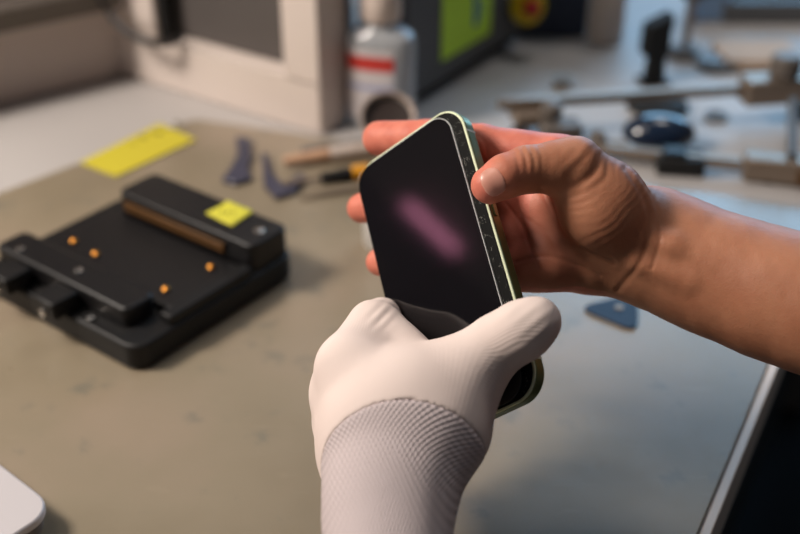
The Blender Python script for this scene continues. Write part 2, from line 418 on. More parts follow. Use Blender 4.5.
# emergency stop: yellow collar, red button on the far end of the case
ESM = Matrix.Translation((DL*.905, -.0125, .046)) @ Matrix.Rotation(math.radians(-42), 4, 'Z') @ Matrix.Rotation(math.radians(82), 4, 'X')
box('button_bracket', dv, M['yellow'], DL*.905-.006, DL*.905+.006, -.0125, -.0002, .040, .052, .001)
eb_ = lathe('stop_button_collar', dv, M['yellow'], [(.012, .0002), (.0175, .002), (.0175, .009), (.014, .012)], 32, ESM)
lathe('stop_button', eb_, M['red'], [(.006, .0121), (.0075, .014), (.0075, .020), (.005, .023), (.002, .0238)], 24, ESM)

# navy box
nx, ny = bench_pt(550, 38)
nb = thing('storage_box', 'dark navy plastic box at the back of the bench', 'box', (nx, ny, BZ), math.radians(-4))
box('tub', nb, M['navy'], -.034, .036, 0, .09, 0, .055, .003)
box('lid', nb, M['navy'], -.036, .038, -.002, .092, .0555, .065, .003)

# cream jar behind the bench things
jx, jy = bench_pt(607, 46)
jr = thing('cream_jar', 'cream plastic jar standing right of the navy box', 'jar', (jx, jy+.018, BZ))
lathe('jar_body', jr, M['cream'], [(.016, 0), (.0185, .002), (.0185, .055), (.015, .06)], 32)
lathe('lid', jr, M['cream'], [(.0165, .0605), (.0175, .062), (.0175, .074), (.0165, .076)], 32)

# black clip standing by the clamp rail
kx, ky = bench_pt(655, 87)
kc = thing('black_holder', 'black plastic holder with wide head standing behind the steel rail', 'holder', (kx, ky+.012, BZ), math.radians(12))
prism('stem', kc, M['rubber'], [(-.008, 0), (.009, 0), (.007, .030), (-.006, .030)], -.007, .007, .001, TX(0, 0, 0, 'X', 90))
box('foot', kc, M['rubber'], -.013, .013, -.012, .012, 0, .003, .001)
prism('head', kc, M['rubber'], [(-.014, .028), (.009, .026), (.010, .066), (-.013, .056)], -.009, .009, .0015, TX(0, 0, 0, 'X', 90))

# round stand behind the holder
sx, sy = bench_pt(684, 56)
sd = thing('stand_magnifier', 'small grey metal stand with round head behind the black holder', 'stand', (sx, sy, BZ))
lathe('foot', sd, M['dark_grey'], [(.017, 0), (.017, .006), (.012, .010), (.004, .011)], 28)
lathe('stem', sd, M['steel'], [(.004, .0112), (.004, .055)], 14)
lathe('head', sd, M['grey_metal'], [(.012, -.006), (.014, -.004), (.014, .005), (.011, .007)], 28, TX(0, 0, .069, 'X', 80))

# beige foam pad and grey trays at the far right
fx, fy = bench_pt(757, 66)
tag(box('foam_pad', None, M['beige_foam'], fx-.034, fx+.040, fy-.012, fy+.045, BZ, BZ+.010, .002), 'beige foam pad lying at the far right of the bench', 'pad')
gx, gy = bench_pt(765, 24)
gt = thing('grey_tray', 'dark grey shallow tray behind the beige foam pad', 'tray', (gx, gy, BZ))
bm = bmesh.new(); a_box(bm, -.045, .08, 0, .10, 0, .004); a_box(bm, -.045, .08, 0, .004, .004, .022); a_box(bm, -.045, .08, .096, .10, .004, .022)
a_box(bm, -.045, -.041, .004, .096, .004, .022); a_box(bm, .076, .08, .004, .096, .004, .022)
link('tray_body', bm, M['dark_grey'], gt, bevel=.0008)
box('parts_block', gt, M['black'], -.038, .07, .01, .03, .0045, .018, .002)
px_, py_ = bench_pt(716, 66)
tag(lathe('round_lid', None, M['dark_grey'], [(.018, 0), (.020, .001), (.020, .005), (.017, .007)], 30, TX(px_, py_, BZ)), 'small dark round lid lying left of the beige foam pad', 'lid')
# blue clear box (reflective stack) behind
qx, qy = bench_pt(712, 22)
tb = thing('blue_box', 'pale blue translucent plastic box behind the round metal stand', 'box', (qx, qy, BZ), math.radians(-6))
PB = mat('pale_blue_plastic', srgb(128, 156, 190), .25, trans=.2)
box('tub', tb, PB, -.020, .017, 0, .05, 0, .030, .002); box('lid', tb, PB, -.022, .019, -.002, .052, .0305, .036, .002)

# ------------------------------------------------------------------ steel clamp fixture with two rails
def W3(px, py, h): x, y = bench_pt(px, py, h); return Vector((x, y, h))
HU = .030
ua, ub = W3(498, 104, HU), W3(731, 90, HU); ud = (ub-ua).normalized()
base = (ua.x, ua.y, BZ)
cf = thing('clamp_stand', 'steel board clamp with two long rails and square end blocks', 'clamp', base, math.atan2(ud.y, ud.x))
Rinv = Matrix.Rotation(-math.atan2(ud.y, ud.x), 4, 'Z')
def LC(v): return Rinv @ (Vector((v.x, v.y, v.z))-Vector((ua.x, ua.y, 0)))
UL = (ub-ua).length
box('rail', cf, M['steel'], 0, UL+.01, -.004, .004, HU-.004, HU+.004, .001)
la, lb = LC(W3(578, 146, .0105)), LC(W3(729, 163, .0105))
ldv = (lb-la).normalized(); lang = math.atan2(ldv.y, ldv.x)
LM = Matrix.Translation(la) @ Matrix.Rotation(lang, 4, 'Z')
box('rail', cf, M['steel'], -.06, (lb-la).length+.01, -.004, .004, -.004, .004, .001, LM)
box('end_block', cf, M['steel'], UL+.0105, UL+.085, -.012, .012, HU-.012, HU+.010, .002)
e2 = (lb-la).length+.0105
lbk = box('end_block', cf, M['steel'], e2, e2+.07, -.010, .010, -.0085, .010, .002, LM)
box('amber_insert', lbk, M['amber'], e2+.04, e2+.062, -.0125, -.0102, -.007, .006, .0005, LM)
rp = LC(W3(792, 160, .02)); rp2 = LC(W3(787, 90, .034))
tube('cross_rod', cf, M['dark_grey'], [(rp.x, rp.y, .022), (rp2.x, rp2.y-.013, .030)], .0042, 14)
kn = LC(W3(792, 66, HU+.012))
lathe('knob', cf, M['grey_metal'], [(.011, HU+.0105), (.013, HU+.013), (.013, HU+.026), (.010, HU+.029)], 20, TX(UL+.045, 0, 0))
# left jaw assembly
box('jaw', cf, M['steel'], .012, .050, -.016, .016, HU-.016, HU-.0045, .002)
box('jaw', cf, M['grey_metal'], .030, .062, -.040, -.018, .006, HU-.006, .002)
lathe('knob', cf, M['grey_metal'], [(.006, 0), (.009, .001), (.009, .009), (.006, .011)], 18, TX(.040, -.020, HU-.003))
lathe('knob', cf, M['grey_metal'], [(.006, 0), (.008, .001), (.008, .009), (.006, .011)], 18, TX(.068, -.045, .012, 'Y', 70))
tube('thumbscrew', cf, M['steel'], [(.015, -.035, .012), (.095, -.052, .012)], .0028, 12)
for x, y in ((.02, 0), (UL+.066, 0)):
    lathe('foot', cf, M['rubber'], [(.009, 0), (.009, .004), (.005, .005), (.005, HU-.0125)], 16, TX(x, y+.0, 0))
for k in (e2+.02, -.04):
    p = LM @ Vector((k, 0, 0)); lathe('foot', cf, M['rubber'], [(.006, 0), (.006, .0012)], 14, TX(p.x, p.y, 0))
# black suction dish under the upper rail
ux, uy = bench_pt(657, 106, .002)
tag(lathe('suction_disc', None, M['rubber'], [(.024, 0), (.027, .002), (.026, .006), (.016, .010), (.004, .012)], 36, TX(ux, uy, BZ)), 'black rubber suction disc lying under the rear steel rail', 'suction cup')
# dark blue glossy tool body between the rails
ux, uy = bench_pt(660, 154)
sc_ = thing('suction_tool', 'glossy dark blue oval tool lying between the two steel rails', 'tool', (ux, uy+.012, BZ), math.radians(-3))
bm = bmesh.new(); bmesh.ops.create_uvsphere(bm, u_segments=32, v_segments=18, radius=1)
for v in bm.verts: v.co = Vector((v.co.x*.030, v.co.y*.020, .012+v.co.z*(.017 if v.co.z > 0 else .0095)))
link('shell', bm, M['blue_gloss'], sc_)
lathe('base_ring', sc_, M['rubber'], [(.017, 0), (.018, .001), (.018, .0045)], 30)
fx2, fy2 = bench_pt(679, 176)
bf = thing('black_block', 'small black block lying in front of the front steel rail', 'block', (fx2, fy2, BZ), math.radians(-8))
box('block_body', bf, M['rubber'], -.018, .019, -.002, .022, 0, .014, .002)
box('block_cap', bf, M['black'], -.014, .004, .002, .018, .0145, .018, .001)

# small blurred metal parts behind the hand
for i, (px, py, r, h, lab) in enumerate(((562, 86, .009, .008, 'small steel washer stack beside the rear rail end'), (716, 118, .010, .004, 'small grey metal ring lying between the rails at right'))):
    x, y = bench_pt(px, py)
    tag(lathe('metal_washer', None, M['steel' if i == 0 else 'grey_metal'], [(r, 0), (r, h), (r*.5, h), (r*.5, h-.002)], 24, TX(x, y, BZ)), lab, 'washer')

# ------------------------------------------------------------------ white container behind the phone, metal rimmed cup by the bottle
cx, cy = bench_pt(389, 246)
cu = thing('white_container', 'small milky white container standing behind the raised phone', 'container', (cx, cy, ZT))
lathe('container_body', cu, M['cup_white'], [(.0165, 0), (.018, .002), (.0182, .038), (.0165, .042)], 36)
lathe('lid', cu, M['cup_white'], [(.0180, .0422), (.0186, .0432), (.0186, .0510), (.0175, .0525)], 36)
cx, cy = bench_pt(388, 150)
rc = thing('metal_rimmed_cup', 'short cup with warm metal rim tipped towards the viewer beside the bottle', 'cup', (cx, cy, ZT))
TM = Matrix.Translation((0, .004, .0142)) @ Matrix.Rotation(math.radians(42), 4, 'X')
lathe('cup_body', rc, M['cup_white'], [(.018, 0), (.0195, .002), (.0208, .022), (.0196, .022), (.0185, .004), (.002, .004)], 36, TM)
lathe('rim', rc, M['rim_metal'], [(.0198, .0222), (.0218, .0222), (.0224, .0245), (.0218, .0265), (.0200, .0262), (.0198, .0222)], 36, TM, cap=False)
lathe('contents', rc, M['cup_dark'], [(.0180, .0042), (.0194, .0200), (.010, .0190)], 30, TM)

# ------------------------------------------------------------------ yellow papers
def quad_prism(name, m, px, label, cat, z0, t):
    P = [bench_pt(*p, z0-BZ) for p in px]; cx_ = sum(p[0] for p in P)/4; cy_ = sum(p[1] for p in P)/4
    o = thing(name, label, cat, (cx_, cy_, z0))
    return o, [(p[0]-cx_, p[1]-cy_) for p in P], t
yp = mat('yellow_paper', srgb(206, 192, 52), .7, noise=.04)
o, P, t = quad_prism('paper_slip', yp, [(80, 163), (116, 177), (196, 140), (160, 124)], 'yellow paper slip with pencil marks lying at the mat corner', 'paper', ZT+.0002, .0006)
prism('sheet', o, yp, P, 0, .0008, 0)
bm = bmesh.new(); bx0, by0 = bench_pt(153, 139); bx0 -= o.location.x; by0 -= o.location.y
for k in range(7):
    dx, dy = .006*k-.016, .004*(k % 3)+.006*k-.016
    a_box(bm, bx0+dx, bx0+dx+.005, by0+dy, by0+dy+.0016+.003*(k % 2), .0009, .0011)
link('pencil_marks', bm, mat('pencil', srgb(95, 85, 35), .8), o)

# ------------------------------------------------------------------ picks, spudger, pens near the hand
def flat(name, px, m, label, cat, h=.0018, group=None, z=ZT):
    P = [bench_pt(*p, z-BZ) for p in px]; cx_ = sum(p[0] for p in P)/len(P); cy_ = sum(p[1] for p in P)/len(P)
    o = thing(name, label, cat, (cx_, cy_, z+.0001), 0, group)
    return o, [(p[0]-cx_, p[1]-cy_) for p in P]
o, P = flat('plastic_clip', [(236, 140), (250, 142), (252, 160), (248, 172), (252, 182), (236, 187), (222, 183), (232, 170), (238, 158)], M['purple'], 'dark purple plastic clip lying on the mat beyond the black fixture', 'clip')
prism('clip_body', o, M['purple'], P, 0, .004, .0008)
o, P = flat('bent_tweezers', [(262, 156), (268, 158), (272, 176), (282, 188), (293, 182), (302, 176), (306, 182), (294, 196), (276, 201), (264, 188)], M['purple'], 'dark grey curved pry tool lying beside the pens', 'pry tool')
prism('tool_body', o, M['purple'], P, 0, .004, .0008)
bx1, by1 = bench_pt(612, 312)
PPX = [Vector(bench_pt(*p, ZT-BZ)) for p in ((576, 309), (637, 294), (637, 334))]
pk = thing('plectrum_pick', 'dark blue rounded triangular pick lying on the mat under the forearm', 'pick', (bx1, by1, ZT+.0001))
def round_tri(pts, r, n=8):
    out = []; c = [Vector(p) for p in pts]
    for i in range(3):
        p, a, b = c[i], c[i-1], c[(i+1) % 3]; da_ = (a-p).normalized(); db_ = (b-p).normalized()
        s, e = p+da_*r, p+db_*r
        for k in range(n+1):
            t_ = k/n; out.append(tuple(s*(1-t_)**2+p*2*t_*(1-t_)+e*t_**2))
    return out
P = round_tri([p-Vector((bx1, by1)) for p in PPX], .012)
PK = mat('blue_pick_plastic', srgb(32, 48, 70), .55, spec=.3, noise=.15, nscale=200)
prism('pick_body', pk, PK, P, 0, .0016, .0006)
lathe('grip_dot', pk, M['steel'], [(.0028, .00165), (.0028, .0022), (.001, .0025)], 16, TX(.004, -.001, 0))

def pen(name, a, b, r, segs, label, cat):
    """segs: list of (part name, t0, t1, radius factor, material)"""
    A = Vector((*bench_pt(*a, ZT-BZ), 0)); Bv = Vector((*bench_pt(*b, ZT-BZ), 0)); L_ = (Bv-A).length
    o = thing(name, label, cat, (A.x, A.y, ZT+r+.0001), math.atan2(Bv.y-A.y, Bv.x-A.x))
    for nm, t0, t1, k, m in segs:
        k0, k1 = (k if isinstance(k, tuple) else (k, k))
        lathe(nm, o, m, [(r*k0*.85, L_*t0), (r*k0, L_*t0+.0008), (r*k1, L_*t1-.0012), (r*k1*.85, L_*t1-.0003)], 20, Matrix.Rotation(math.radians(90), 4, 'Y'))
    return o
pen('craft_brush', (284, 168), (392, 152), .0062, [('handle', 0, .42, (.6, .9), M['wood']), ('barrel', .42, .9, 1, M['cream']), ('end_cap', .9, 1, .8, M['black'])], 'pen with pale wooden tip and white barrel behind the phone', 'pen')
pen('marker_pen', (302, 156), (392, 142), .0036, [('barrel', 0, .7, 1, M['dark_grey']), ('cap', .7, 1, 1.1, M['black'])], 'thin dark pen lying beyond the white barrelled pen', 'pen')
pen('screwdriver', (284, 190), (404, 171), .0052, [('blade', 0, .30, .35, M['steel']), ('collar', .30, .44, .8, M['black']), ('grip', .44, .56, 1, M['black']), ('grip_band', .56, .70, 1.08, M['orange']), ('grip', .70, .76, 1, M['black']), ('grip_band', .76, .88, 1.08, M['orange']), ('end_cap', .88, 1, .9, M['black'])], 'precision screwdriver with black and orange banded grip on the mat', 'screwdriver')
pen('tweezers', (300, 200), (392, 186), .0022, [('blade', 0, .6, (.5, 1), M['steel']), ('blade', .6, 1, 1, M['steel'])], 'thin steel tool lying nearest the phone beside the screwdriver', 'tool')

# ------------------------------------------------------------------ white slab at the lower left
lx, ly = bench_pt(44, 514, .014)
lt = thing('laptop', 'corner of a thin white rounded laptop at the lower left', 'laptop', (lx, ly, ZT), math.radians(-40))
prism('lid', lt, M['laptop'], rr_pts(-.30, .004, -.215, .005, .014), .0100, .0150, .0012)
prism('base', lt, M['grey_metal'], rr_pts(-.298, .002, -.213, .003, .013), .002, .0098, .001)
for x, y in ((-.02, -.02), (-.28, -.02), (-.28, -.19), (-.02, -.19)): lathe('foot', lt, M['rubber'], [(.006, .0001), (.006, .0019)], 14, TX(x, y, 0))

# ------------------------------------------------------------------ black logic-board fixture
gx0, gy0 = -.157, .527
g1 = bench_pt(140, 379)
fx_ = thing('board_fixture', 'black phone board test fixture with latches and brass pins on the mat', 'fixture', (g1[0], g1[1], ZT), math.radians(53))
fx_.scale = (.98, .97, 1.04)
# local x: away from the camera, local y: to the left
prism('base_plate', fx_, M['black'], rr_pts(0, .142, 0, .155, .012), .0005, .017, .002)
for x, y in ((.012, .012), (.13, .012), (.13, .143), (.012, .143)): lathe('foot', fx_, M['rubber'], [(.005, 0), (.005, .0004)], 12, TX(x, y, 0))
prism('clamp_bar', fx_, M['black_satin'], rr_pts(.104, .139, .003, .134, .006), .0172, .036, .0015)
box('connector_strip', fx_, M['amber'], .1015, .1038, .028, .126, .0245, .0305, .0004)
prism('tray_plate', fx_, M['black_satin'], rr_pts(.040, .1012, .012, .140, .004), .0172, .0205, .0008)
prism('side_ledge', fx_, M['black'], rr_pts(.030, .1012, .0015, .0115, .002), .0172, .0235, .001)
for x, y in ((.052, .030), (.088, .026), (.056, .125), (.054, .100)):
    lathe('brass_pin', fx_, M['brass'], [(.0024, .0206), (.0024, .0222), (.0012, .0232)], 12, TX(x, y, 0))
hb = prism('hinge_bar', fx_, M['black_satin'], rr_pts(.012, .0365, .020, .150, .006), .0172, .030, .002)
box('copper_edge', fx_, M['amber'], .0367, .0385, .030, .138, .0173, .0225, .0003)
for y in (.062, .108):
    lt_ = box('latch', fx_, M['black'], -.010, .010, y, y+.020, .0175, .029, .0015)
    lathe('pivot', lt_, M['screw'], [(.0028, 0), (.0028, .0012), (.0015, .002)], 14, TX(-.0102, y+.010, .021, 'Y', -90))
for x, y, z in ((.006, .048, .0172), (.018, .130, .0302), (.024, .078, .0302), (.006, .096, .0172)):
    lathe('screw', fx_, M['screw'], [(.0028, z), (.0028, z+.0012), (.0014, z+.0018)], 14, TX(x, y, 0))
lathe('screw', fx_, M['screw'], [(.0035, .0362), (.0035, .0374), (.0018, .038)], 16, TX(.121, .013, 0))
sn = thing('sticky_note', 'small yellow sticky note on the black fixture clamp bar', 'note', (0, 0, 0))
P = [bench_pt(*p, .0385) for p in ((206, 216), (232, 229), (254, 214), (228, 205))]
mx_, my_ = sum(p[0] for p in P)/4, sum(p[1] for p in P)/4
sn.location = (mx_, my_, ZT+.0362*1.04)
bm = bmesh.new()
n = 8; a, b, c, d_ = [Vector((p[0]-mx_, p[1]-my_, 0)) for p in P]
grid = []
for i in range(n+1):
    row = []
    for j in range(n+1):
        u, v = i/n, j/n; q = (a*(1-u)+b*u)*(1-v)+(d_*(1-u)+c*u)*v
        q.z = .0002+.002*max(0, v-.7)**1.5*4*(1-u)+.0001*math.sin(9*u); row.append(bm.verts.new(q))
    grid.append(row)
for i in range(n):
    for j in range(n): bm.faces.new((grid[i][j], grid[i+1][j], grid[i+1][j+1], grid[i][j+1]))
nt = link('sheet', bm, mat('sticky_yellow', srgb(212, 204, 62), .65), sn)
s_ = nt.modifiers.new('thick', 'SOLIDIFY'); s_.thickness = .0006; s_.offset = 1
bm = bmesh.new()
for k in range(3): a_box(bm, -.006+.004*k, -.0045+.004*k, -.002, .002, .0009, .0010)
link('pen_mark', bm, mat('pen_ink', srgb(150, 140, 40), .7), sn)

# ------------------------------------------------------------------ phone
PC = np.array([0.0183, -0.0022, 0.5151006])
PR = np.array([[0.70049511, -0.22296479, 0.67793311], [0.42633684, 0.89254382, -0.14697766], [-0.57231416, 0.39198499, 0.72028068]])
PW, PH, PT = .0715, .1467, .0076
def c2w(P):      # camera coordinates (right, up, depth) -> world
    P = np.asarray(P, float)
    return P[..., 0:1]*RT + P[..., 1:2]*UP + P[..., 2:3]*FW + CAM
ph = thing('smartphone', 'black screened smartphone with pale green frame held between the two hands', 'phone', (0, 0, 0))
cols = [RT*PR[0, k]+UP*PR[1, k]+FW*PR[2, k] for k in range(3)]
X_, Y_, Zf = Vector(cols[0]), Vector(cols[1]), -Vector(cols[2])
mtx = Matrix((X_, Y_, Zf)).transposed().to_4x4(); mtx.translation = Vector(c2w(PC))
ph.matrix_world = mtx
def slab(name, parent, m, w, h, r, z0, z1, cx=0, cy=0, bevel=.0004, n=14):
    return prism(name, parent, m, rr_pts(cx-w/2, cx+w/2, cy-h/2, cy+h/2, r, n), z0, z1, bevel)
slab('frame', ph, M['frame_green'], PW, PH, .0135, -PT+.0006, -.0011, bevel=.0006)
slab('polished_edge', ph, M['frame_chamfer'], PW, PH, .0135, -.0010, -.0001, bevel=.0004)
slab('back_glass', ph, M['frame_green'], PW-.001, PH-.001, .0132, -PT, -PT+.0005, bevel=.0002)
slab('bezel', ph, M['dusty'], PW-.0022, PH-.0022, .0124, 0, .0003, bevel=.0001)
gw = PW-.0022-.0058
gl = slab('front_glass', ph, M['screen'], gw, PH-.004, .0105, .0004, .0012, cx=-.0029, bevel=.0002)
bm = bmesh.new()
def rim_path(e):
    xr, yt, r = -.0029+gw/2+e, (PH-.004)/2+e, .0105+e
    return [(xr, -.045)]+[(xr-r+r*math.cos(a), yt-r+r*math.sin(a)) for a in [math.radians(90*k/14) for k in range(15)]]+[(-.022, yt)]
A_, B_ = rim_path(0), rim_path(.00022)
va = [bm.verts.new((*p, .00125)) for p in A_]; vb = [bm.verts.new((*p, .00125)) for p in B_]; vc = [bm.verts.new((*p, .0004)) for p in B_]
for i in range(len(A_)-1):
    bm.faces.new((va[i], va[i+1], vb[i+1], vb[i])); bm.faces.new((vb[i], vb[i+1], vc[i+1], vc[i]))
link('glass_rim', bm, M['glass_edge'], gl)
box('side_button', ph, M['frame_green'], PW/2+.0001, PW/2+.0006, .012, .028, -.0052, -.0030, .0002)
AL = mat('antenna_band', srgb(205, 208, 190), .5)
box('antenna_line', ph, AL, PW/2-.0001, PW/2+.0001, PH/2-.0165, PH/2-.0155, -.0070, -.0002, 0)
box('antenna_line', ph, AL, PW/2-.0001, PW/2+.0001, -PH/2+.0155, -PH/2+.0165, -.0070, -.0002, 0)
tag(box('camera_bump', ph, M['frame_green'], PW/2-.034, PW/2-.006, PH/2-.034, PH/2-.006, -PT-.0016, -PT-.0001, .001), None)

# ------------------------------------------------------------------ hands (signed distance field -> surface nets)
def phone_local(P):
    d = P-PC*1000; return d @ PR            # mm: x, y, z(behind front plane positive)
def plane_depth(px, py, off):
    x, y = (px-400)/FPX, (267-py)/FPX; n = PR[:, 2]
    return (n@PC*1000+off)/(n[0]*x+n[1]*y+n[2])
def J(px, py, d, r):
    if isinstance(d, tuple): d = plane_depth(px, py, d[0])
    return np.array([(px-400)/FPX*d, (267-py)/FPX*d, d]), r
class Field:
    def __init__(s, lo, hi, h):
        s.lo, s.h = np.array(lo, float), h
        s.n = np.ceil((np.array(hi)-s.lo)/h).astype(int)+1
        s.v = np.full(s.n, 1e3, np.float32)
    def region(s, lo, hi):
        a = np.clip(np.floor((lo-s.lo)/s.h).astype(int), 0, s.n-1); b = np.clip(np.ceil((hi-s.lo)/s.h).astype(int)+1, 1, s.n)
        sl = tuple(slice(a[i], b[i]) for i in range(3))
        g = np.stack(np.meshgrid(*[s.lo[i]+s.h*np.arange(a[i], b[i]) for i in range(3)], indexing='ij'), -1)
        return sl, g
    def blend(s, sl, d, k):
        v = s.v[sl]
        if k <= 0: s.v[sl] = np.minimum(v, d); return
        h = np.clip(k-np.abs(v-d), 0, None)/k
        s.v[sl] = np.minimum(v, d)-h*h*k*.25
    def cone(s, a, b, k):
        (pa, ra), (pb, rb) = a, b; m = max(ra, rb)+k+14
        sl, g = s.region(np.minimum(pa, pb)-m, np.maximum(pa, pb)+m)
        if g.size == 0: return
        ba = pb-pa; l2 = ba@ba
        t = np.clip(((g-pa)@ba)/l2, 0, 1)
        d = np.linalg.norm(g-pa-t[..., None]*ba, axis=-1)-(ra+(rb-ra)*t)
        s.blend(sl, d.astype(np.float32), k)
    def ell(s, c, rad, R=None, k=6):
        m = max(rad)+k+14; sl, g = s.region(c-m, c+m); q = g-c
        if R is not None: q = q@R
        q = q/np.array(rad); l = np.linalg.norm(q, axis=-1)
        d = (l-1)*min(rad)*np.where(l > 1, 1., 1.)
        s.blend(sl, d.astype(np.float32), k)
    def sample(s, P):
        q = (P-s.lo)/s.h; i = np.clip(np.floor(q).astype(int), 0, s.n-2); f = q-i; out = 0
        for dx in (0, 1):
            for dy in (0, 1):
                for dz in (0, 1):
                    w_ = np.abs(1-dx-f[:, 0])*np.abs(1-dy-f[:, 1])*np.abs(1-dz-f[:, 2])
                    out = out+w_*s.v[i[:, 0]+dx, i[:, 1]+dy, i[:, 2]+dz]
        return out
    def grad(s, P, e=.8):
        g = np.stack([s.sample(P+np.eye(3)[i]*e)-s.sample(P-np.eye(3)[i]*e) for i in range(3)], -1)
        return g/np.maximum(np.linalg.norm(g, axis=-1, keepdims=True), 1e-6)
    def carve_phone(s, off=.25):
        c = PC*1000; sl, g = s.region(c-95, c+95); q = phone_local(g)
        r = 13.5
        qx = np.abs(q[..., 0])-(PW*500-r+off); qy = np.abs(q[..., 1])-(PH*500-r+off)
        d2 = np.hypot(np.clip(qx, 0, None), np.clip(qy, 0, None))+np.minimum(np.maximum(qx, qy), 0)-r
        dz = np.abs(q[..., 2]-(PT*500-.7))-(PT*500+.75+off)
        d = np.maximum(d2, dz)
        s.v[sl] = np.maximum(s.v[sl], -d.astype(np.float32))
def nets(V, lo, h):
    """naive surface nets on a dense grid"""
    S_ = V < 0
    c = [S_[dx:S_.shape[0]-1+dx, dy:S_.shape[1]-1+dy, dz:S_.shape[2]-1+dz] for dx in (0, 1) for dy in (0, 1) for dz in (0, 1)]
    cnt = sum(x.astype(np.int8) for x in c); act = (cnt > 0) & (cnt < 8)
    idx = np.argwhere(act); ids = np.full(act.shape, -1, np.int32); ids[act] = np.arange(len(idx))
    pos = np.zeros((len(idx), 3)); num = np.zeros(len(idx))
    for ax in range(3):
        o1, o2 = [k for k in range(3) if k != ax]
        for a in (0, 1):
            for b in (0, 1):
                p0 = idx.copy(); p0[:, o1] += a; p0[:, o2] += b; p1 = p0.copy(); p1[:, ax] += 1
                v0 = V[tuple(p0.T)]; v1 = V[tuple(p1.T)]; m = (v0 < 0) != (v1 < 0)
                t = np.where(m, v0/np.where(v0-v1 == 0, 1, v0-v1), 0)
                pt = p0.astype(float); pt[:, ax] += t
                pos[m] += pt[m]; num[m] += 1
    pos = pos/num[:, None]*h+lo
    faces = []
    for ax in range(3):
        o1, o2 = (ax+1) % 3, (ax+2) % 3
        a = np.moveaxis(S_, ax, 0); cr = a[:-1] != a[1:]
        e = np.argwhere(np.moveaxis(cr, 0, ax))
        ok = (e[:, o1] > 0) & (e[:, o2] > 0) & (e[:, o1] < ids.shape[o1]) & (e[:, o2] < ids.shape[o2])
        e = e[ok]
        q = []
        for da_, db_ in ((0, 0), (-1, 0), (-1, -1), (0, -1)):
            p = e.copy(); p[:, o1] += da_; p[:, o2] += db_; q.append(ids[tuple(p.T)])
        q = np.stack(q, 1); fl = S_[tuple(e.T)]
        q[~fl] = q[~fl][:, ::-1]
        faces.append(q[(q >= 0).all(1)])
    return pos, np.concatenate(faces)
def relax(P, F, it=2, lam=.5):
    e = np.concatenate([F[:, [0, 1]], F[:, [1, 2]], F[:, [2, 3]], F[:, [3, 0]]]); 
    for _ in range(it):
        s = np.zeros_like(P); n = np.zeros(len(P))
        for a, b in ((0, 1), (1, 0)):
            for k in range(3): s[:, k] += np.bincount(e[:, a], P[e[:, b], k], len(P))
            n += np.bincount(e[:, a], minlength=len(P))
        P = P+lam*(s/np.maximum(n, 1)[:, None]-P)
    return P
def to_mesh(name, P, F, m, parent, attrs=None, thin=None):
    W_ = c2w(P/1000)
    bpy.context.view_layer.update()
    org = Vector(parent.matrix_world.translation) if parent else Vector((0, 0, 0))
    W_ = W_-np.array(org)
    me = bpy.data.meshes.new(name); me.vertices.add(len(W_)); me.vertices.foreach_set('co', W_.ravel())
    F = F[:, ::-1]
    me.loops.add(F.size); me.loops.foreach_set('vertex_index', F.ravel().astype(np.int32))
    me.polygons.add(len(F)); me.polygons.foreach_set('loop_start', np.arange(0, F.size, 4, dtype=np.int32)); me.polygons.foreach_set('use_smooth', np.ones(len(F), bool))
    me.update(); me.validate()
    bm = bmesh.new(); bm.from_mesh(me); bmesh.ops.recalc_face_normals(bm, faces=bm.faces[:]); bm.to_mesh(me); bm.free()
    for k, a in (attrs or {}).items():
        at = me.attributes.new(k, 'FLOAT', 'POINT'); at.data.foreach_set('value', a.astype(np.float32))
    me.materials.append(m)
    o = bpy.data.objects.new(name, me); COL.objects.link(o); o.parent = parent
    return o
def px_of(P): return 400+FPX*P[:, 0]/P[:, 2], 267-FPX*P[:, 1]/P[:, 2]
def sstep(x, a, b):
    t = np.clip((x-a)/(b-a), 0, 1); return t*t*(3-2*t)
rs = np.random.RandomState(7)
def vnoise(P, s):     # cheap smooth noise: sum of sines
    o = 0
    for k in range(5):
        w_ = rs.randn(3)*s; o = o+np.sin(P@w_+rs.rand()*6)
    return o/5

person = thing('person', 'person with one bare hand and one white knit glove holding the smartphone', 'person', tuple(c2w(np.array([.02, -.02, .46]))))
bpy.context.view_layer.update()

# ---- bare right hand and forearm
h = .9
f = Field([-45, -190, 395], [330, 95, 625], h)
def chain(field, js, k):
    js = [J(*j) for j in js]
    for a, b in zip(js, js[1:]): field.cone(a, b, k)
WR = (655, 243, 524, 21)
# palm first (metacarpals), well blended
for j in ((560, 166, 532, 13), (556, 203, 533, 13.5), (550, 238, 529, 13), (552, 262, 522, 12.5)):
    chain(f, [j, (605, (j[1]+243)/2+2, 530, 15), WR], 9)
chain(f, [WR, (700, 265, 517, 24.6), (752, 285, 507, 26.2), (800, 303, 497, 27.2), (960, 366, 462, 33), (1090, 430, 436, 39)], 12)
chain(f, [(600, 262, 522, 13), (655, 262, 520, 19), (705, 276, 515, 22), (760, 294, 505, 24)], 10)        # hypothenar into wrist
f.ell(J(568, 232, 531, 1)[0], (27, 24, 15), None, 10)
f.ell(J(548, 205, 526, 1)[0], (13, 12, 12), None, 10)
chain(f, [(522, 156, 540, 8.5), (520, 200, 541, 9), (520, 245, 533, 8.5), (528, 264, 526, 8)], 9)
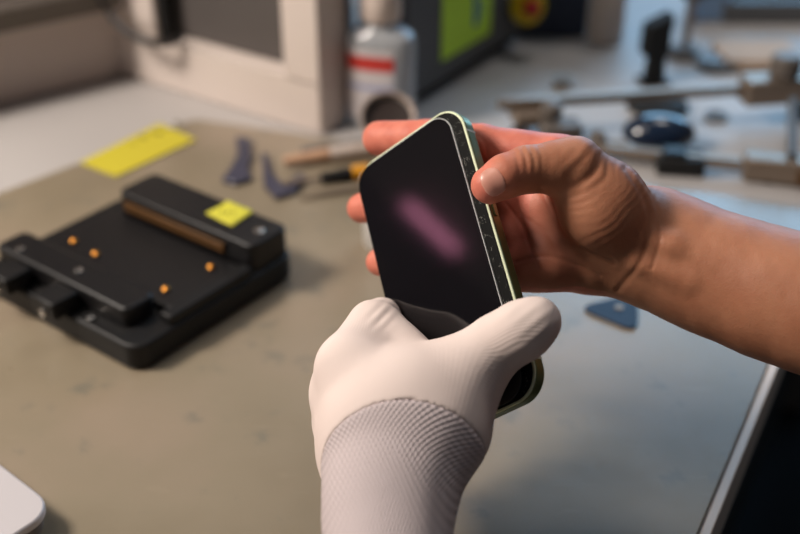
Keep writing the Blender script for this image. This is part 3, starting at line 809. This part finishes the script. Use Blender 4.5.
# fingers (their own field so they do not fuse with each other)
f2 = Field([-45, -190, 395], [330, 95, 625], h)
chain(f2, [(560, 164, 532, 12.3), (482, 144, 542, 9.6), (428, 138, (17.4,), 9.1), (380, 138.5, (16.8,), 9.2)], 2.2)
chain(f2, [(556, 202, 533, 12.3), (478, 198, 545, 9.6), (408, 204, (17.5,), 8.8), (362, 208, (16.0,), 7.9)], 2.2)
chain(f2, [(550, 236, 529, 11.8), (478, 246, 538, 9.2), (420, 258, (17.0,), 8.2), (380, 262, (15.4,), 7.2)], 2.2)
chain(f2, [(552, 260, 522, 11), (500, 276, 524, 8.4), (465, 286, (16.0,), 7.4), (440, 290, (15.0,), 6.8)], 2.2)
hk = np.clip(9-np.abs(f.v-f2.v), 0, None)/9; f.v = np.minimum(f.v, f2.v)-hk*hk*9*.25
# thumb
f3 = Field([-45, -190, 395], [330, 95, 625], h)
chain(f3, [(490, 185, 493, 8.6), (506, 176, 494, 9.5), (527, 169.5, 497, 10.3), (552, 168, 499, 11.2), (574, 166, 501, 11.6)], 3)
chain(f3, [(574, 165, 501, 11.2), (602, 198, 507, 16), (626, 231, 513, 17.5)], 7)
f3.ell(J(604, 211, 504, 1)[0], (20, 19, 15), None, 9)
f3.ell(J(577, 159, 503, 1)[0], (8, 7, 8), None, 6)
hk = np.clip(7-np.abs(f.v-f3.v), 0, None)/7; f.v = np.minimum(f.v, f3.v)-hk*hk*7*.25
# tendons on the inner wrist and the wrist step behind the thumb base
chain(f, [(632, 234, 501, 2.0), (672, 246, 496, 2.2), (712, 264, 492, 1.2)], 8)
chain(f, [(640, 262, 500, 2), (690, 280, 494, 2)], 8)
# palm creases: shallow grooves
def groove(field, js, r, depth):
    js = [J(*j) for j in js]
    tmp = Field(field.lo, field.lo+(field.n-1)*field.h, field.h)
    for a, b in zip(js, js[1:]): tmp.cone((a[0], r), (b[0], r), 0)
    dd_ = np.clip(-tmp.v, 0, r)/r
    field.v += (dd_*depth).astype(np.float32)
f.carve_phone()
P, F = nets(f.v, f.lo, h); P = relax(P, F, 2, .45)
G = f.grad(P)
px, py = px_of(P)
front = sstep(-G[:, 2], -.1, .3)
# skin folds sweeping round the thumb base
rho = np.hypot(px-540, (py-130)); th_ = np.arctan2(py-130, px-540)
mask = sstep(rho, 48, 66)*(1-sstep(rho, 118, 142))*sstep(th_, .12, .45)*(1-sstep(th_, 1.15, 1.4))*front*(P[:, 2] < 530)
wob = vnoise(P, .05)*11+vnoise(P, .14)*5
ampn = .55+.45*vnoise(P, .07)
w1 = np.sin((rho+wob)/1.2); w2 = np.sin((rho+wob*1.4)/2.7+1)
disp = mask*(.10*w1*ampn+.10*(np.abs(w2)-.6)*(1+ampn))
# knuckle wrinkles on the thumb joint (across the thumb)
ax_ = np.array([47., -11.]); ax_ /= np.linalg.norm(ax_)
tt = (px-528)*ax_[0]+(py-160)*(ax_[1]); uu = -(px-528)*ax_[1]+(py-160)*ax_[0]
mk = np.exp(-(tt/13)**2)*np.exp(-((uu+2)/13)**2)*front*(P[:, 2] < 500)
disp += mk*.30*np.sin((tt+uu*uu*.012+vnoise(P, .2)*1.2)/1.25)
# folds above the joint bump towards the web
mk2 = np.exp(-((px-588)/20)**2)*np.exp(-((py-168)/20)**2)*front*(P[:, 2] < 515)
disp += mk2*.25*np.sin(((px-540)*.8+(py-130)*.6+wob)/1.8)
# palm lines
def line_groove(pts, w_, amp, dmax=540):
    global disp
    best = np.full(len(P), 1e9)
    pts = [tuple(v)[:2] for v in smooth_path([(a, b, 0) for a, b in pts], 6)]
    for (x0, y0), (x1, y1) in zip(pts, pts[1:]):
        dx, dy = x1-x0, y1-y0; t = np.clip(((px-x0)*dx+(py-y0)*dy)/(dx*dx+dy*dy), 0, 1)
        best = np.minimum(best, np.hypot(px-x0-t*dx, py-y0-t*dy))
    disp -= amp*np.exp(-(best/w_)**2)*front*(P[:, 2] < dmax)
line_groove([(541, 190), (552, 210), (566, 234), (586, 252), (614, 262)], 2.4, .7)
line_groove([(505, 203), (520, 222), (530, 246), (540, 268)], 1.8, .6)
line_groove([(515, 262), (545, 256), (570, 262), (600, 276)], 1.8, .45)
line_groove([(520, 214), (545, 232), (560, 252)], 1.5, .35)
line_groove([(626, 168), (645, 200), (650, 230), (640, 262), (618, 290)], 3.2, .55)
line_groove([(640, 176), (656, 205), (660, 238), (652, 268)], 2.0, .35)
line_groove([(475, 134), (484, 142), (488, 156)], 1.6, .35)
line_groove([(398, 118), (402, 134), (400, 150)], 1.6, .4)
disp += .12*vnoise(P, .45)
P = P+G*disp[:, None]
flush = np.clip(.25*vnoise(P, .06)+1.05-sstep(px, 560, 650)-.75*np.exp(-((px-575)/55)**2)*(P[:, 2] < 516)-.35*sstep(py*-1, -175, -140)*sstep(px, 500, 540)*(P[:, 2] < 512), 0, 1)
tipf = np.exp(-((px-488)/14)**2-((py-196)/10)**2); flush = np.clip(flush-.45*((P[:, 2] < 503)*sstep(px, 484, 500))+.5*tipf*0, 0, 1)
bare = to_mesh('bare_arm', P, F, M['skin'], person, {'flush': flush})
bare['label'] = 'bare forearm and hand gripping the phone edge'
# thumbnail: a shell over the thumb surface
c0 = J(491.5, 182.5, 485, 0)[0]
f4lo = c0-16; nn = Field(f4lo, c0+16, .4)
sl, g = nn.region(f4lo, c0+16); gp = g.reshape(-1, 3)
thumb = f3.sample(gp)
gx_, gy_ = px_of(gp)
aa = math.radians(28); ux_ = (gx_-493)*math.cos(aa)-(gy_-182)*math.sin(aa); vx_ = (gx_-493)*math.sin(aa)+(gy_-182)*math.cos(aa)
q = ((np.abs(ux_)/11.5)**2.6+(np.abs(vx_)/14.5)**2.6)**(1/2.6)
reg = (q-1)*5.2
val = np.maximum(np.maximum(thumb-.22, reg), -(thumb+.8)); val = np.maximum(val, gp[:, 2]-(493.5))
nn.v[sl] = val.reshape(g.shape[:-1])
Pn, Fn = nets(nn.v, nn.lo, .4); Pn = relax(Pn, Fn, 3, .5)
nail = to_mesh('thumbnail', Pn, Fn, M['nail'], bare); nail['label'] = 'pale pink thumbnail'

# ---- gloved left hand
h = .9
f = Field([-75, -270, 255], [85, 15, 600], h)
WL = (388, 500, 447, 21)
chain(f, [(352, 366, 476, 13.6), (372, 430, 465, 17), WL], 8)
chain(f, [(350, 380, 483, 13), (366, 435, 470, 16)], 10)
chain(f, [(347, 392, 490, 14.2), (362, 440, 476, 16), WL], 9)
chain(f, [(349, 409, 495, 13.3), (362, 445, 482, 16)], 9)
chain(f, [(350, 425, 500, 14.4), (364, 455, 484, 16), WL], 9)
chain(f, [(358, 452, 502, 13.6), WL], 9)
chain(f, [(374, 336, 496, 10), (384, 336, 500, 9), (400, 351, 490, 9), (421, 363, 482, 9.3)], 12)
chain(f, [(462, 376, 470, 14.6), (440, 425, 462, 19), (405, 478, 450, 21)], 10)
chain(f, [(378, 377, 472, 13.5), (420, 387, 468, 15.5), (458, 384, 468, 15)], 9)
f.ell(J(405, 425, 458, 1)[0], (27, 26, 20), None, 12)
chain(f, [WL, (387, 545, 432, 21), (386, 640, 396, 23), (384, 760, 352, 28), (380, 1010, 292, 34)], 12)
fg = Field([-75, -270, 255], [85, 15, 600], h)
chain(fg, [(352, 366, 476, 13.6), (373, 325, 505, 11), (382, 320, 530, 10.4), (405, 332, (19.0,), 9.8), (442, 350, (17.5,), 9.0)], 3)
chain(fg, [(346, 394, 490, 14), (366, 370, 530, 11), (408, 384, (19.5,), 10), (448, 396, (17.5,), 9.2)], 3)
chain(fg, [(349, 425, 500, 14), (372, 412, 534, 11), (414, 424, (19.5,), 9.8), (450, 426, (17.5,), 9)], 3)
hk = np.clip(7-np.abs(f.v-fg.v), 0, None)/7; f.v = np.minimum(f.v, fg.v)-hk*hk*7*.25
ft = Field([-75, -270, 255], [85, 15, 600], h)
chain(ft, [(537, 321, 459.5, 10.3), (520, 331, 463, 11.6), (497, 345, 467, 12.4), (462, 376, 470, 15.5)], 5)
ft.ell(J(524, 331, 459, 1)[0], (10, 10, 8), None, 6)
hk = np.clip(9-np.abs(f.v-ft.v), 0, None)/9; f.v = np.minimum(f.v, ft.v)-hk*hk*9*.25
f.carve_phone(.3)
lo, hh_ = f.lo, h
gx3 = np.stack(np.meshgrid(*[f.lo[i]+h*np.arange(f.n[i]) for i in range(3)], indexing='ij'), -1)
ccen = J(404, 502, 430, 1)[0]
WLp = J(*WL)[0]
# cuff begins at an arc over the back of the hand
cr = np.linalg.norm((gx3-ccen)*np.array([1.0, 1.0, .55]), axis=-1)-38.5
below = (gx3[..., 1]-ccen[1])
cuffreg = np.where(below < 0, np.minimum(cr, -1-0*cr), cr)
cuffreg = np.where((below < 0), np.minimum(cr, below), cr).astype(np.float32)
hemy = J(390, 528, 430, 1)[0][1]
def knit_attrs(P):
    a = J(*WL)[0]; b = J(386, 640, 396, 1)[0]; ax = (a-b)/np.linalg.norm(a-b)
    r = P-a; al = r@ax; rad = r-al[:, None]*ax
    ang_ = np.arctan2(rad[:, 0], -rad[:, 2])
    return al, ang_
Vg = np.maximum(f.v, -cuffreg)
Pg, Fg = nets(Vg.astype(np.float32), f.lo, h); Pg = relax(Pg, Fg, 3, .5)
fo = f
Gg = f.grad(Pg); pxg, pyg = px_of(Pg)
# soft folds of fabric: by the index knuckle and along the thumb tip
dsp = .35*vnoise(Pg, .035)
tx_, ty_ = (pxg-536), (pyg-318)
al_ = (tx_*.80-ty_*.60); pe_ = (tx_*.60+ty_*.80)
mk = np.exp(-((al_+4)/26)**2)*(Pg[:, 2] < 470)*sstep(-Gg[:, 2], 0, .4)
dsp += mk*.10*np.sin(pe_/1.9+vnoise(Pg, .1)*2)
mk = np.exp(-((pxg-380)/12)**2-((pyg-316)/12)**2)
dsp += mk*.35*np.sin((pxg*.7+pyg*.7)/1.6)
Pg = Pg+Gg*dsp[:, None]
al, an = knit_attrs(Pg)
glove = to_mesh('knit_glove', Pg, Fg, M['knit'], person, {'kv': al/1.0, 'ku': an*24/1.0})
glove['label'] = 'white fine-knit work glove on the left hand'
Vc = np.maximum(f.v-.3, cuffreg-.5); 
Pc, Fc = nets(Vc.astype(np.float32), f.lo, h); Pc = relax(Pc, Fc, 5, .5)
al, an = knit_attrs(Pc)
dist = np.linalg.norm((Pc-ccen)*np.array([1, 1, .55]), axis=-1)
rows = np.where(Pc[:, 1] > ccen[1], dist, (38.5*0)+(Pc[:, 1]-ccen[1])*-1+np.abs(Pc[:, 0]-ccen[0])*.0)
rows = np.where(Pc[:, 1] > ccen[1]-6, dist, dist)
lat = Pc[:, 0]-ccen[0]-(Pc[:, 1]-ccen[1])*.06
kvc = (Pc[:, 1]-Pc[:, 2]*.35)-np.sqrt(np.maximum(42**2-np.clip(np.abs(lat), 0, 40)**2, 30))*.9
cuff = to_mesh('glove_cuff', Pc, Fc, M['cuff'], glove, {'kv': kvc/2.5, 'ku': an*24/2.5})
cuff['label'] = 'greyish ribbed cuff'

# ------------------------------------------------------------------ unseen pieces on the far left wall, added for the phone glass reflection
wc = thing('added_wall_cupboard', 'added dark cupboard on the left wall, darkening the phone glass reflection', 'cupboard', (RX0+.001, .55, .97))  # added out of view so the lower screen mirrors black
box('carcass', wc, M['rubber'], .0, .26, -.55, .55, 0, .44, .004)
for y0_ in (-.545, .005): 
    dr_ = box('door', wc, M['navy'], .2605, .28, y0_, y0_+.54, .005, .435, .003)
    box('handle', dr_, M['steel'], .2805, .292, (y0_+.50 if y0_ < 0 else y0_+.03), (y0_+.51 if y0_ < 0 else y0_+.04), .05, .16, .002)
pl_ = thing('added_wall_glow', 'added pink glowing strip on the left wall, making the streak in the phone glass', 'lamp', (RX0+.001, .66, 1.49))  # glow added out of view to mirror as the pink screen streak
box('bracket', pl_, M['dark_grey'], 0, .02, -.10, .10, -.02, .02, .002)
box('tube', pl_, mat('pink_glow', (.9, .4, .55), .4, emis=((1, .34, .55), 4.5)), .0205, .05, -.095, .095, -.010, .010, .005)

# ------------------------------------------------------------------ lamps
def area(name, loc, target, sx, sy, power, col):
    l = bpy.data.lights.new(name, 'AREA'); l.shape = 'RECTANGLE'; l.size = sx; l.size_y = sy; l.energy = power; l.color = col
    o = bpy.data.objects.new(name, l); COL.objects.link(o); o.location = loc
    o.rotation_euler = (Vector(target)-Vector(loc)).to_track_quat('-Z', 'Y').to_euler(); return o
area('daylight', ((WX0+WX1)/2, RY1+.12, (WZ0+WZ1)/2), (.3, .6, .9), WX1-WX0, WZ1-WZ0, 21, (.30, .64, 1))
for i, (x, y, p) in enumerate(((-.75, .45, 4), (.55, 1.55, 6.5))):  # second panel is an added fill that brightens the rear bench
    cl = thing('ceiling_light', ['square ceiling light panel above the left of the bench', 'added ceiling fill panel near the back window, brightening the rear bench'][i], 'ceiling light', (x, y, RZ1-.03))
    box('housing', cl, M['white_plastic'], -.32, .32, -.32, .32, .0, .028)
    area('lamp', (x, y, RZ1-.035), (x, y, 0), .5, .5, p, ((1, .88, .76), (1, .95, .90))[i])
pd = thing('pendant_lamp', 'square hanging work lamp over the left end of the bench', 'lamp', (-.88, .50, 1.64))
pm = (Vector((.0, .52, .80))-Vector((-.88, .50, 1.64))).to_track_quat('-Z', 'Y').to_matrix().to_4x4()
box('housing', pd, M['dark_grey'], -.17, .17, -.17, .17, .006, .04, .004, pm)
tube('suspension_cord', pd, M['cable'], [(0, 0, .03), (0, 0, .5), (0, 0, RZ1-1.642)], .003)
area('work_light', (-.88, .50, 1.64), (0, .52, .80), .3, .3, 16.5, (1, .90, .80))
wd_ = bpy.data.worlds.new('world'); S.world = wd_; wd_.use_nodes = True
wd_.node_tree.nodes['Background'].inputs[0].default_value = (.7, .82, 1, 1); wd_.node_tree.nodes['Background'].inputs[1].default_value = .6

# ------------------------------------------------------------------ camera
cam = bpy.data.cameras.new('camera'); co = bpy.data.objects.new('camera', cam); COL.objects.link(co)
co.location = CAM; co.rotation_euler = (math.radians(90)-TH, 0, 0)
cam.lens = 50; cam.sensor_width = 36; cam.clip_start = .01
cam.dof.use_dof = True; cam.dof.focus_distance = .495; cam.dof.aperture_fstop = 4.2; cam.dof.aperture_blades = 0
S.camera = co
S.view_settings.view_transform = 'Standard'; S.view_settings.look = 'None'; S.view_settings.gamma = 1; S.view_settings.use_curve_mapping = False
S.view_settings.exposure = 0.0
